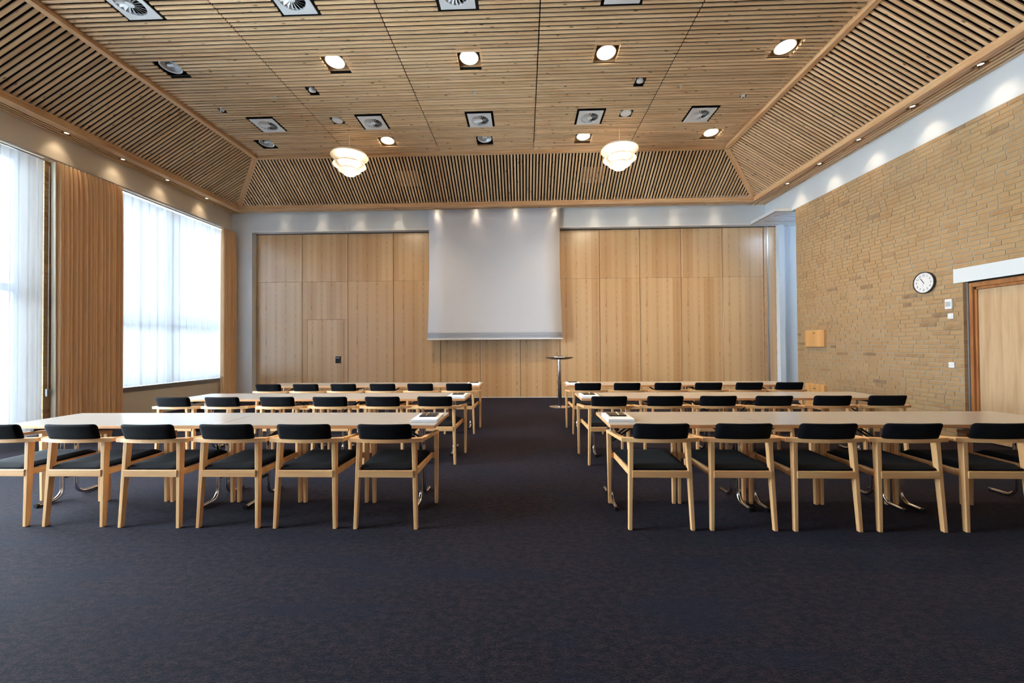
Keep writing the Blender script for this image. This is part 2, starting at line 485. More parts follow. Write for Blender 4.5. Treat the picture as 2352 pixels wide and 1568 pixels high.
# niche at the brick end of the back wall
ni = MB()
ni.box(6.471, 6.602, YP - 0.14, YP + 0.05, 0, 4.40)
ni.box(6.602, 7.8, YP, YP + 0.1, 0, 4.6)
ni.box(7.7, 7.8, 8.9, YP, 0, 4.6)
ni.box(XR + 0.3, 7.8, 8.9, 9.0, 0, 4.6)
struct(ni.build('wall_niche', 'white_wall'))
tr = MB()
tr.box(5.76, 7.7, 9.23, YB, 4.39, 4.47)
tr.box(XR + 0.01, 7.7, YB, YP, 4.385, 4.47)
t_ob = struct(tr.build('trim_1', 'white_paint'))
MB().box(5.75, 7.7, 9.222, 9.232, 4.383, 4.393).build('edge_strip', 'grey', t_ob)
MB().box(5.752, 5.764, 9.23, YB, 4.380, 4.392).build('edge_strip', 'grey', t_ob)
for yy in (9.55, 9.95):
    MB().box(5.95, 7.6, yy - 0.03, yy + 0.03, 4.375, 4.391).build('ceiling_track', 'steel', t_ob)

# ------------------------------------------------------------------ brick wall
BR_END, DOOR_Y0, DOOR_Y1 = 9.10, 4.45, 5.73
wr = MB()
wr.box(XR + 0.0035, XR + 0.3, DOOR_Y1, BR_END - 0.004, 0, 4.40)
wr.box(XR + 0.0035, XR + 0.3, DOOR_Y0, DOOR_Y1, 2.2, 4.40)
wr.box(XR + 0.0035, XR + 0.3, YF, DOOR_Y0, 0, 4.40)
wall_right = struct(wr.build('wall_right', 'mortar'))
CH, JT = 4.40 / 66, 0.0115
bricks = []
rb = random.Random(3)
for c in range(66):
    z0 = c * CH + JT / 2; z1 = (c + 1) * CH - JT / 2
    zm = (z0 + z1) / 2
    if zm < 2.2: keep = [(DOOR_Y1, BR_END), (YF, DOOR_Y0)]
    elif zm < 2.4: keep = [(5.84, BR_END), (YF, 4.3)]
    else: keep = [(YF, BR_END)]
    y = YF - rb.random() * 0.5
    k = rb.randrange(3)
    while y < BR_END:
        L = 0.228 if k % 3 else (0.108 if rb.random() < 0.75 else 0.228)
        k += 1
        if rb.random() < 0.06: L = 0.168
        a, b = y, y + L; y = b + JT + rb.random() * 0.002
        for lo, hi in keep:
            p0, p1 = max(a, lo + (0.004 if lo > YF else 0)), min(b, hi)
            if p1 - p0 > 0.03:
                bricks.append((p0, p1, z0, z1, rb.uniform(-0.0012, 0.0016), rb.uniform(-0.0012, 0.0012)))
def brick_size(b):
    y = (b[0] + b[1]) / 2
    if y < 5.02 + max(0, 0): return -1
    z = (b[2] + b[3]) / 2
    return (1 / (b[0]) - 1 / (b[1])) / y
order = sorted(range(len(bricks)), key=lambda i: -brick_size(bricks[i]))
big = set(i for i in order[:300] if brick_size(bricks[i]) > 0)
rest = MB()
cache = {}
def brick_box(m, b, dy=0.0, dz=0.0):
    p0, p1, z0, z1, pr, tz = b
    m.box(XR - 0.002 + pr, XR + 0.06, p0 - dy, p1 - dy, z0 + tz - dz, z1 + tz - dz)
for i, b in enumerate(bricks):
    if i in big:
        L = round(b[1] - b[0], 3); h = b[3] - b[2]
        if L not in cache:
            cache[L] = MB().box(0, 0.062, -L / 2, L / 2, -h / 2, h / 2).mesh('brick', 'brick', bevel=0.003, segs=1)
        link('brick', cache[L], wall_right, (XR - 0.002 + b[4], (b[0] + b[1]) / 2, (b[2] + b[3]) / 2 + b[5]))
    else: brick_box(rest, b)
ro = rest.build('brick_courses', 'brick', wall_right); ro['kind'] = 'stuff'
# end face of the wall towards the niche, and the door reveal
struct(MB().box(XR, XR + 0.3, BR_END - 0.004, BR_END, 0, 4.40).build('trim_2', 'mortar'))
rv = MB()
for c in range(33):
    rv.box(XR - 0.001, XR + 0.075, DOOR_Y1 - 0.002, DOOR_Y1 + 0.05, c * CH + JT / 2, (c + 1) * CH - JT / 2)
o = rv.build('reveal_bricks', 'brick', wall_right); o['kind'] = 'stuff'
# white beam above the bricks
struct(MB().box(XR, XR + 0.3, YF, YB + 0.1, 4.40, 5.95).build('trim_3', 'white_wall'))
struct(MB().box(XR - 0.012, XR + 0.1, 4.30, 5.84, 2.2, 2.4).build('trim_4', 'white_wall'))
# door
d2 = struct(MB().box(6.235, 6.28, DOOR_Y0 + 0.1, 5.643, 0.015, 2.085).build('door_2', 'oak_door'))
fr = MB()
fr.box(6.185, 6.30, 5.672, 5.712, 0, 2.185)
fr.box(6.185, 6.30, DOOR_Y0 + 0.04, DOOR_Y0 + 0.08, 0, 2.185)
fr.box(6.185, 6.30, DOOR_Y0 + 0.08, 5.672, 2.125, 2.185)
fo = fr.build('door_frame', 'oak_frame', d2, bevel=0.004, segs=1)
st = MB()
st.box(6.215, 6.30, 5.645, 5.672, 0, 2.125)
st.box(6.215, 6.30, DOOR_Y0 + 0.08, 5.672, 2.088, 2.125)
st.build('door_stop', 'oak_frame', d2, bevel=0.003, segs=1)
MB().box(6.172, 6.30, 5.712, 5.728, 0, 2.198).build('frame_gasket', 'grey', d2)
MB().box(6.178, 6.30, DOOR_Y0 + 0.04, 5.712, 2.186, 2.198).build('frame_gasket', 'black', d2)
MB().tube([(6.20, 4.66, 1.03), (6.17, 4.66, 1.03), (6.17, 4.79, 1.03)], 0.01).build('door_handle', 'steel', d2, smooth=True)
struct(MB().box(6.30, 6.4, DOOR_Y0 - 0.1, DOOR_Y1 + 0.1, 0, 2.4).build('wall_corridor', 'white_wall'))

# ------------------------------------------------------------------ window wall
W1Y0, W1Y1, W2Y0, W2Y1 = 0.3, 6.11, 7.17, 10.0
wl = MB()
wl.box(XL - 0.42, XL, YF, YB, 4.42, 5.95)                  # beam above the windows
wl.box(XL - 0.42, XL, 7.0, YB, 0, 0.515)                       # below the sill
wl.box(XL - 0.42, XL, W2Y1, YB + 0.1, 0.515, 4.42)
wl.box(XL - 0.42, XL, YF, W1Y0, 0, 4.42)
wall_left = struct(wl.build('wall_left', 'warm_lit_wall'))
pier = struct(MB().box(XL - 0.40, XL + 0.012, W1Y1, W2Y0, 0, 4.42).build('wall_pier', 'mortar'))
pb = MB()
for c in range(66):
    z0 = c * CH + JT / 2; z1 = (c + 1) * CH - JT / 2
    off = 0.12 if c % 2 else 0.0
    y = W1Y1 - 0.012 - off
    while y < W2Y0:
        a, b = max(y, W1Y1 - 0.012), min(y + 0.228, W2Y0)
        if b - a > 0.02: pb.box(XL - 0.05, XL + 0.024, a, b, z0, z1)
        y += 0.24
    pb.box(XL - 0.40, XL - 0.06, W1Y1 - 0.012, W1Y1 + 0.04, z0, z1)
o = pb.build('brick_courses', 'brick', pier); o['kind'] = 'stuff'
# windows
def window(name, y0, y1, z0, z1, posts, transom):
    f = MB()
    x0, x1 = XL - 0.36, XL - 0.28
    f.box(x0, x1, y0, y0 + 0.08, z0, z1); f.box(x0, x1, y1 - 0.08, y1, z0, z1)
    f.box(x0, x1, y0 + 0.08, y1 - 0.08, z0, z0 + 0.08); f.box(x0, x1, y0 + 0.08, y1 - 0.08, z1 - 0.08, z1)
    w = struct(f.build(name, 'glass_edge'))
    for p in posts: MB().box(x0, x1, p - 0.05, p + 0.05, z0 + 0.08, z1 - 0.08).build('mullion', 'glass_edge', w)
    MB().box(x0 - 0.001, x1 + 0.001, y0 + 0.08, y1 - 0.08, transom - 0.06, transom + 0.06).build('transom', 'glass_edge', w)
    ys = [y0 + 0.08] + [q for p in posts for q in (p - 0.05, p + 0.05)] + [y1 - 0.08]
    for a, b in zip(ys[0::2], ys[1::2]):
        MB().box(x0 + 0.035, x0 + 0.045, a, b, z0 + 0.08, transom - 0.06).build('pane', 'glass', w)
        MB().box(x0 + 0.035, x0 + 0.045, a, b, transom + 0.06, z1 - 0.08).build('pane', 'glass', w)
    return w
window('window_1', W1Y0, W1Y1 - 0.05, 0.04, 4.42, [1.5, 2.9, 4.3, 5.72], 2.32)
w2 = window('window_2', W2Y0, W2Y1, 0.605, 4.42, [8.5], 1.95)
MB().box(XL - 0.40, XL + 0.015, 7.19, 10.0, 0.515, 0.605).build('window_sill', 'grey', w2)
# curtain rails
for k, (x, z) in enumerate(((XL + 0.03, 4.385), (XL + 0.10, 4.41))):
    r = MB().box(x - 0.012, x + 0.012, YF + 0.3, 10.15, z - 0.014, z + 0.014).build('curtain_rail', 'steel')
    tag(r, ('slim metal rail carrying the sheer curtains along the window wall', 'slim metal rail carrying the brown drapes along the window wall')[k], 'curtain rail', 'curtain rails')

def drape(name, mat, x, y0, y1, z0, z1, folds, amp, label, cat, group, seed, tight=1.0, flare=0.0, n_per=10, thick=0.0):
    r = random.Random(seed)
    n = folds * n_per; ph = []; a = 0
    wid = [r.uniform(0.45, 1.6) for _ in range(folds)]; amps = [r.uniform(0.45, 1.3) for _ in range(folds)]
    tot = sum(wid); cum = [0]
    for w in wid: cum.append(cum[-1] + w / tot)
    rows = [(0.0, 0.6), (0.03, 0.75), (0.10, 0.9), (0.3, 1.0), (0.65, 1.0), (1.0, 1.05)]
    rows = [(1 - t, s) for t, s in rows]
    V = []; F = []
    for t, s in rows:
        z = z0 + (z1 - z0) * t
        for i in range(n + 1):
            fi = min(i // n_per, folds - 1); loc = (i - fi * n_per) / n_per
            u = cum[fi] + (cum[fi + 1] - cum[fi]) * loc
            wob = 0.012 * math.sin(u * 23 + (1 - t) * 3 + seed)
            yy = y0 + (y1 - y0) * (u + wob * (1 - t) * 0.4) + flare * (u - 0.5) * (1 - t)
            w = math.sin(2 * PI * loc)
            w = (2 * abs(math.sin(PI * loc)) ** 0.6 - 1) if mat == 'curtain' else math.copysign(abs(w) ** 0.8, w)
            xx = x + amp * amps[fi] * s * w * (0.55 if t > 0.97 else 1.0) + (1 - t) * 0.01 * math.sin(u * 9 + seed)
            V.append((xx, yy, z))
    R = n + 1
    for j in range(len(rows) - 1):
        for i in range(n): F.append((j * R + i, j * R + i + 1, (j + 1) * R + i + 1, (j + 1) * R + i))
    me = bpy.data.meshes.new(name); me.from_pydata(V, [], F); me.update()
    me.polygons.foreach_set('use_smooth', [True] * len(me.polygons))
    me.materials.append(M[mat])
    o = link(name, me); tag(o, label, cat, group)
    return o
drape('sheer_curtain', 'sheer', XL + 0.03, 4.75, 6.08, 0.02, 4.37, 11, 0.045, 'white sheer curtain down to the floor over the tall window near the seating', 'curtain', 'sheer curtains', 2, n_per=8)  # stops short so the unseen bare panes let in more daylight
drape('sheer_curtain', 'sheer', XL - 0.05, 7.20, 9.95, 0.62, 4.37, 20, 0.035, 'white sheer curtain ending at the grey sill of the window by the screen wall', 'curtain', 'sheer curtains', 5, n_per=8)
c1 = drape('curtain', 'curtain', XL + 0.11, 6.19, 6.69, 0.015, 4.40, 9, 0.06, 'brown pleated drape beside the brick pier with a pale lining edge', 'curtain', 'brown drapes', 11)
MB().bar((XL + 0.10, 6.185, 0.02), (XL + 0.10, 6.16, 4.38), 0.012, 0.07, (1, 0, 0)).build('lining', 'lining', c1)
drape('curtain', 'curtain', XL + 0.11, 6.69, 7.23, 0.015, 4.40, 10, 0.06, 'brown pleated drape at the edge of the sill window, overlapping another drape', 'curtain', 'brown drapes', 17)
drape('curtain', 'curtain', XL + 0.11, 9.74, 10.19, 0.015, 4.40, 9, 0.05, 'narrow brown drape in the corner beside the white column', 'curtain', 'brown drapes', 23)
cd = thing('curtain_pull', 'white curtain pull cord with a small grey weight by the brick pier', 'curtain pull', (XL + 0.06, 6.135, 0))
MB().tube([(0, 0, 0.72), (0, 0, 4.3)], 0.004, 6).build('cord', 'white_paint', cd)
MB().box(-0.02, 0.02, -0.022, 0.022, 0.60, 0.72).build('weight', 'grey', cd, bevel=0.006)

# ------------------------------------------------------------------ ceiling
PITCH_S, SW, SH = 0.0732, 0.0385, 0.018
BK = 0.145
vents = [(x, 4.79) for x in (-4.92, -2.86, -0.81, 1.26, 3.32)] + [(x, 7.53) for x in (-4.95, -2.88, -0.81, 1.27, 3.33)]
downs = [(-2.85, 5.92, 1), (-0.80, 5.92, 1), (1.25, 5.90, 1), (3.85, 5.89, 1), (-5.43, 5.93, 0), (-2.85, 8.25, 1), (1.26, 8.26, 1), (3.86, 8.22, 1), (-5.45, 8.25, 0), (-0.80, 8.26, 0)]
pins = [(-3.54, 6.55), (1.93, 6.54)]
discs = [(-3.53, 7.43), (1.93, 7.43)]
sprinks = [(-4.25, 6.66), (-0.81, 6.68), (2.64, 6.66)]
cams = [(-5.46, 7.01), (3.84, 6.99)]
cuts = [(x - 0.265, x + 0.265, y - 0.235, y + 0.235) for x, y in vents]
cuts += [(x - 0.17, x + 0.17, y - 0.15, y + 0.18) for x, y, _ in downs]
cuts += [(x - 0.085, x + 0.085, y - 0.07, y + 0.09) for x, y in pins]
cuts += [(x - 0.115, x + 0.115, y - 0.10, y + 0.10) for x, y in discs]
cuts += [(x - 0.055, x + 0.055, y - 0.05, y + 0.05) for x, y in cams]
ceiling = struct(MB().box(ULX0, URX1, YF, UBY1, ZC + BK + 0.03, ZC + BK + 0.06).build('ceiling', 'black_felt'))
bx = [-5.985, -3.90, -1.84, 0.234, 2.298, 4.385]
panels = []
for i in range(5):
    p = MB().box(bx[i] + 0.02, bx[i + 1] - 0.02, YF, UBY0, ZC + BK, ZC + BK + 0.028).build('ceiling_panel', 'black_felt', ceiling)
    panels.append(p)
pieces = []
k = 0
while True:
    yc = UBY0 - 0.03 - k * PITCH_S; k += 1
    if yc < YF + 0.1: break
    for i in range(5):
        segs = [(bx[i] + 0.008, bx[i + 1] - 0.008)]
        for x0, x1, y0, y1 in cuts:
            if yc + SW / 2 > y0 and yc - SW / 2 < y1:
                out = []
                for a, b in segs:
                    if x0 >= b or x1 <= a: out.append((a, b))
                    else:
                        if x0 - a > 0.02: out.append((a, x0))
                        if b - x1 > 0.02: out.append((x1, b))
                segs = out
        for a, b in segs: pieces.append((i, a, b, yc))
vis = sorted([q for q in range(len(pieces)) if pieces[q][3] > 4.6], key=lambda q: -(pieces[q][2] - pieces[q][1]) / pieces[q][3] ** 2)
single = set(vis[:300])
restp = [MB() for _ in range(5)]
sc_cache = {}
for q, (i, a, b, yc) in enumerate(pieces):
    dz = random.uniform(-0.0015, 0.0015)
    if q in single:
        L = round(b - a, 3)
        if L not in sc_cache: sc_cache[L] = MB().box(-L / 2, L / 2, -SW / 2, SW / 2, 0, SH).mesh('slat', 'slat')
        link('slat', sc_cache[L], panels[i], ((a + b) / 2, yc, ZC + dz))
    else: restp[i].box(a, b, yc - SW / 2, yc + SW / 2, ZC + dz, ZC + SH)
for i in range(5):
    o = restp[i].build('slat_rows', 'slat', panels[i]); o['kind'] = 'stuff'

# sloped fields: A = lower edge, B = upper edge
def slope_slat(p, q, wdir, parent, objs, mb):
    p, q, w = Vector(p), Vector(q), Vector(wdir)
    d = q - p; L = d.length; d.normalize()
    n = d.cross(w).normalized()
    if n.z < 0: n = -n
    if objs:
        me = MB().box(-L / 2, L / 2, -SW / 2, SW / 2, 0, SH).mesh('slat', 'slat')
        o = link('slat', me, parent)
        c = (p + q) / 2
        yv = n.cross(d)
        o.matrix_world = Matrix(((d.x, yv.x, n.x, c.x), (d.y, yv.y, n.y, c.y), (d.z, yv.z, n.z, c.z), (0, 0, 0, 1)))
    else:
        c0 = [w * (-SW / 2), w * (SW / 2), w * (SW / 2) + n * SH, w * (-SW / 2) + n * SH]
        mb.hexa([p + k for k in c0], [q + k for k in c0])
ZL0, ZL1 = 4.945, 5.645
def backing(name, pts, off=0.06):
    a, b, c = [Vector(p) for p in pts[:3]]
    n = (b - a).cross(c - a).normalized()
    if n.z < 0: n = -n
    lo = [Vector(p) + n * (SH + 0.05) for p in pts]; hi = [p + n * 0.02 for p in lo]
    return struct(MB().hexa(lo, hi).build(name, 'black_felt'))
cl = backing('ceiling_left', [(LX1, YF, ZL0), (ULX0, YF, ZL1), (ULX0, UBY1, ZL1), (LX1, BY0, ZL0)])
cr = backing('ceiling_right', [(RX0, YF, ZL0), (URX1, YF, ZL1), (URX1, UBY1, ZL1), (RX0, BY0, ZL0)])
cb = backing('ceiling_back', [(LX1, BY0, ZL0), (ULX0, UBY1, ZL1), (URX1, UBY1, ZL1), (RX0, BY0, ZL0)])
for par, xa, xb in ((cl, LX1, ULX0), (cr, RX0, URX1)):
    rs = MB(); k = 0
    while True:
        y = BY0 - 0.05 - k * PITCH_S; k += 1
        if y < YF: break
        t = 1.0 if y <= UBY1 else (BY0 - y) / (BY0 - UBY1)
        t = min(1.0, t)
        if t < 0.04: continue
        slope_slat((xa, y, ZL0), (xa + (xb - xa) * t, y, ZL0 + (ZL1 - ZL0) * t), (0, 1, 0), par, y > 3.9, rs)
    o = rs.build('slat_rows', 'slat', par); o['kind'] = 'stuff'
x = LX1 + 0.04
gx = []
while x < RX0 - 0.03:
    t = 1.0
    if x < ULX0: t = (x - LX1) / (ULX0 - LX1)
    elif x > URX1: t = (RX0 - x) / (RX0 - URX1)
    if t > 0.04:
        slope_slat((x, BY0, ZL0), (x, BY0 + (UBY1 - BY0) * t, ZL0 + (ZL1 - ZL0) * t), (1, 0, 0), cb, True, None)
        gx.append(x)
    x += 0.0734
# slim grille strips between the slats (speaker grilles in the back slope)
for xc in (-2.78, 1.60):
    near = sorted(gx, key=lambda v: abs(v - xc))[:7]
    for v in near:
        for s in (0.0,):
            a = Vector((v + 0.0367 + s * 0.6, BY0, ZL0)); b = Vector((v + 0.0367 + s * 0.6, UBY1, ZL1))
            p, q = a.lerp(b, 0.38), a.lerp(b, 0.70)
            MB().bar(p, q, 0.005, 0.012).build('grille_strip', 'beam', cb)

# beams
def beam(name, p, q, w, h, mat='beam', upv=(0, 0, 1)):
    p, q = Vector(p), Vector(q); c = (p + q) / 2; d = (q - p); L = d.length; d.normalize()
    u = Vector(upv); sd = u.cross(d).normalized(); u = d.cross(sd).normalized()
    o = MB().box(-L / 2, L / 2, -w / 2, w / 2, -h / 2, h / 2).build(name, mat, None, bevel=0.003, segs=1)
    o.matrix_world = Matrix(((d.x, sd.x, u.x, c.x), (d.y, sd.y, u.y, c.y), (d.z, sd.z, u.z, c.z), (0, 0, 0, 1)))
    return struct(o)
HB = 0.11
beam('trim_5', ((LX0 + LX1) / 2, YF, ZB + HB / 2), ((LX0 + LX1) / 2, BY1, ZB + HB / 2), LX1 - LX0, HB)
beam('trim_6', ((RX0 + RX1) / 2, YF, ZB + HB / 2), ((RX0 + RX1) / 2, BY1, ZB + HB / 2), RX1 - RX0, HB)
beam('trim_7', (LX1, (BY0 + BY1) / 2, ZB + HB / 2), (RX0, (BY0 + BY1) / 2, ZB + HB / 2), BY1 - BY0, HB)
HU = 0.22
beam('trim_8', ((ULX0 + ULX1) / 2, YF, ZU + HU / 2), ((ULX0 + ULX1) / 2, UBY1, ZU + HU / 2), ULX1 - ULX0, HU)
beam('trim_9', ((URX0 + URX1) / 2, YF, ZU + HU / 2), ((URX0 + URX1) / 2, UBY1, ZU + HU / 2), URX1 - URX0, HU)
beam('trim_10', (ULX1, (UBY0 + UBY1) / 2, ZU + HU / 2), (URX0, (UBY0 + UBY1) / 2, ZU + HU / 2), UBY1 - UBY0, HU)
for nm, a, b in (('trim_11', (LX1 - 0.03, BY0 + 0.03, ZL0 + 0.0), (ULX0 + 0.01, UBY1 - 0.01, ZL1 + 0.01)), ('trim_12', (RX0 + 0.03, BY0 + 0.03, ZL0), (URX1 - 0.01, UBY1 - 0.01, ZL1 + 0.01))):
    beam(nm, a, b, 0.115, 0.075)

# soffit fields along the walls
spot_r = [(5.845, y) for y in (3.30, 4.27, 5.21, 6.10, 7.06, 7.98, 8.93)]
spot_l = [(-7.50, y) for y in (3.35, 4.30, 5.28, 6.27, 7.19, 8.12, 9.16)]
spot_b = [(-6.27 + 1.011 * i, 10.055) for i in range(12)]
def soffit(name, rng, along, a0, a1, spots):
    st_ = struct((MB().box(rng[0], rng[1], a0, a1, ZS + 0.05, ZS + 0.07) if along == 'y' else MB().box(a0, a1, rng[0], rng[1], ZS + 0.05, ZS + 0.07)).build(name, 'black_felt'))
    v = rng[0] + 0.03
    while v < rng[1] - 0.01:
        segs = [(a0, a1)]
        for sx, sy in spots:
            s_al, s_ac = (sy, sx) if along == 'y' else (sx, sy)
            if abs(v - s_ac) < 0.05 + SW / 2:
                segs = [z for a, b in segs for z in (((a, s_al - 0.075), (s_al + 0.075, b)) if a < s_al < b else ((a, b),))]
        # slats come in lengths of about two metres
        for a, b in segs:
            L = b - a; c = a
            if L > 0.02:
                if along == 'y': o = MB().box(-L / 2, L / 2, -SW / 2, SW / 2, 0, 0.04).build('slat', 'slat', st_); o.rotation_euler = (0, 0, PI / 2); o.location = (v, (a + b) / 2, ZS)
                else: o = MB().box(-L / 2, L / 2, -SW / 2, SW / 2, 0, 0.04).build('slat', 'slat', st_); o.location = ((a + b) / 2, v, ZS)
        v += PITCH_S
    return st_
soffit('ceiling_edge_left', (XL, LX0), 'y', YF, YB, spot_l)
soffit('ceiling_edge_right', (RX1, XR), 'y', YF, YB, spot_r)
soffit('ceiling_edge_back', (BY1, YB), 'x', LX0, RX1, spot_b)
# roof slab above everything
struct(MB().box(-8.3, 7.9, YF - 0.2, 10.9, 5.95, 6.1).build('roof', 'white_wall'))

# ------------------------------------------------------------------ air diffusers
def make_vent():
    r = empty('air_diffuser')
    n = 48; R = 0.165; h = 0.222
    V = []; F = []
    for i in range(n):
        a = 2 * PI * i / n; c, s = math.cos(a), math.sin(a)
        m = max(abs(c), abs(s)); V += [(R * c, R * s, 0), (h * c / m, h * s / m, 0), (h * c / m, h * s / m, 0.012), (R * c, R * s, 0.03)]
    for i in range(n):
        k = (i + 1) % n; A, B = 4 * i, 4 * k
        F += [(A, A + 1, B + 1, B), (A + 1, A + 2, B + 2, B + 1), (A + 3, A, B, B + 3)]
    m = MB(); m.v = V; m.f = F
    m.build('face_plate', 'white_metal', r)
    MB().lathe([(0.045, 0.0), (0.047, 0.012), (0.03, 0.03)], 20, True, False).build('hub', 'white_metal', r, smooth=True)
    bl = MB().hexa([(0.045, -0.010, 0.002), (0.045, 0.004, 0.016), (0.045, 0.0035, 0.0175), (0.045, -0.011, 0.0035)],
                   [(0.164, -0.030, 0.000), (0.164, 0.012, 0.034), (0.164, 0.011, 0.0355), (0.164, -0.031, 0.0015)]).mesh('blade', 'white_metal')
    for i in range(18):
        o = link('blade', bl, r); o.rotation_euler = (0, 0, 2 * PI * i / 18)
    MB().lathe([(0.17, 0.03), (0.17, 0.085), (0.0, 0.085)], 24).build('plenum', 'black', r)
    return r
vent0 = make_vent()
for i, (x, y) in enumerate(vents):
    o = vent0 if i == 0 else copy_tree(vent0)
    o.location = (x, y, ZC - 0.004)
    tag(o, 'square white swirl air diffuser, %s from window side in row %s' % (ORD[i % 5], 'over the chairs' if i < 5 else 'by the pendants'), 'air vent', 'ceiling air diffusers')

# ------------------------------------------------------------------ ceiling downlights
def make_down(lit):
    r = empty('downlight')
    b = MB()
    sides = MB()
    b.box(-0.175, 0.175, -0.155, 0.185, 0.135, 0.14)
    sides.box(-0.178, -0.172, -0.155, 0.185, 0.028, 0.14); sides.box(0.172, 0.178, -0.155, 0.185, 0.028, 0.14)
    sides.box(-0.172, 0.172, -0.158, -0.152, 0.028, 0.14); sides.box(-0.172, 0.172, 0.182, 0.188, 0.028, 0.14)
    sides.build('recess_sides', 'beam' if lit else 'black', r)  # wood tone around lit lamps, black around unlit: lamp glow put into colour
    b.build('housing', 'black', r)
    h = empty('lamp_head'); h.parent = r; h.location = (0, 0, 0.035); h.rotation_euler = (math.radians(-4), 0, 0)
    MB().lathe([(0.142, 0.004), (0.146, 0.0), (0.136, -0.004), (0.126, 0.002), (0.126, 0.012)], 32).build('rim', 'white_metal', h, smooth=True)
    MB().lathe([(0.127, 0.01), (0.105, 0.05), (0.06, 0.085), (0.0, 0.09)], 32).build('reflector', 'white_metal' if lit else 'reflector', h, smooth=True)
    if lit:
        MB().lathe([(0.125, 0.006), (0.0, 0.0061)], 32).build('lamp', 'lamp_on', h)
    else:
        MB().tube([(-0.05, 0.0, 0.03), (0.05, 0.0, 0.03)], 0.022, 12).build('lamp', 'white_metal', h, smooth=True)
        MB().box(-0.06, -0.05, -0.03, 0.03, 0.02, 0.06).build('socket', 'black', h)
    return r
dl_on, dl_off = make_down(True), make_down(False)
first = {1: True, 0: True}
names = {0: 'third from the brick side, row over the chairs'}
row_a = sorted([d for d in downs if d[1] < 7], key=lambda d: d[0]); row_b = sorted([d for d in downs if d[1] > 7], key=lambda d: d[0])
for d in downs:
    src = dl_on if d[2] else dl_off
    o = src if first[d[2]] else copy_tree(src); first[d[2]] = False
    o.location = (d[0], d[1], ZC)
    row = row_a if d in row_a else row_b
    tag(o, '%s round ceiling downlight, %s from the window side in the row %s' % ('lit' if d[2] else 'unlit', ORD[row.index(d)], 'over the chairs' if row is row_a else 'near the pendants'), 'ceiling light', 'ceiling downlights')
    if d[2]:
        ld = bpy.data.lights.new('downlight_beam', 'SPOT'); ld.energy = LAMP_DOWN * 4; ld.color = WARM; ld.spot_size = math.radians(110); ld.spot_blend = 0.8; ld.shadow_soft_size = 0.10
        lo = bpy.data.objects.new('downlight_beam', ld); COL.objects.link(lo); lo.parent = o; lo.location = (0, 0, 0.02)

# small ceiling fittings
def fit(name, label, cat, x, y, builder, group=None):
    r = thing(name, label, cat, (x, y, ZC), 0, group); builder(r); return r
def b_pin(r):
    MB().box(-0.088, 0.088, -0.073, 0.093, 0.05, 0.056).build('housing', 'black', r)
    h = MB().lathe([(0.0, -0.012), (0.03, -0.01), (0.052, 0.0), (0.055, 0.02), (0.045, 0.05)], 24).build('lamp_head', 'white_metal', r, smooth=True); h.rotation_euler = (0.25, 0, 0)
def b_disc(r):
    MB().box(-0.118, 0.118, -0.103, 0.103, 0.05, 0.056).build('housing', 'black', r)
    MB().lathe([(0.098, 0.03), (0.098, 0.008), (0.088, 0.0), (0.08, 0.004), (0.0, 0.004)], 28).build('grille', 'white_metal', r, smooth=True)
def b_sprink(r):
    MB().lathe([(0.024, 0.03), (0.024, 0.0), (0.02, -0.003), (0.0, -0.003)], 14).build('escutcheon', 'steel', r, smooth=True)
    MB().lathe([(0.006, 0.0), (0.006, -0.028), (0.02, -0.030), (0.02, -0.033), (0.0, -0.033)], 12).build('deflector', 'steel', r)
def b_cam(r):
    MB().box(-0.057, 0.057, -0.052, 0.052, 0.05, 0.056).build('housing', 'black', r)
    MB().lathe([(0.034, 0.03), (0.034, 0.002), (0.028, -0.012), (0.0, -0.018)], 16).build('head', 'white_metal', r, smooth=True)
    MB().lathe([(0.012, -0.014), (0.012, -0.022), (0.0, -0.023)], 12).build('lens', 'black', r, smooth=True)
for i, (x, y) in enumerate(pins): fit('ceiling_spotlight', 'small white swivel spot in the slatted ceiling on the %s side' % ('window', 'brick wall')[i], 'ceiling light', x, y, b_pin, 'small ceiling spots')
for i, (x, y) in enumerate(discs): fit('ceiling_speaker', 'round white disc speaker in the ceiling behind the swivel spot, %s side' % ('window', 'brick wall')[i], 'speaker', x, y, b_disc, 'ceiling disc speakers')
for i, (x, y) in enumerate(sprinks): fit('sprinkler', 'tiny metal sprinkler head between ceiling slats, %s' % ('window side', 'mid ceiling', 'brick wall side')[i], 'sprinkler', x, y, b_sprink, 'sprinkler heads')
for i, (x, y) in enumerate(cams): fit('ceiling_sensor', 'tiny white sensor in a dark slot by the ceiling ridge, %s side' % ('window', 'brick wall')[i], 'sensor', x, y, b_cam, 'ceiling sensors')

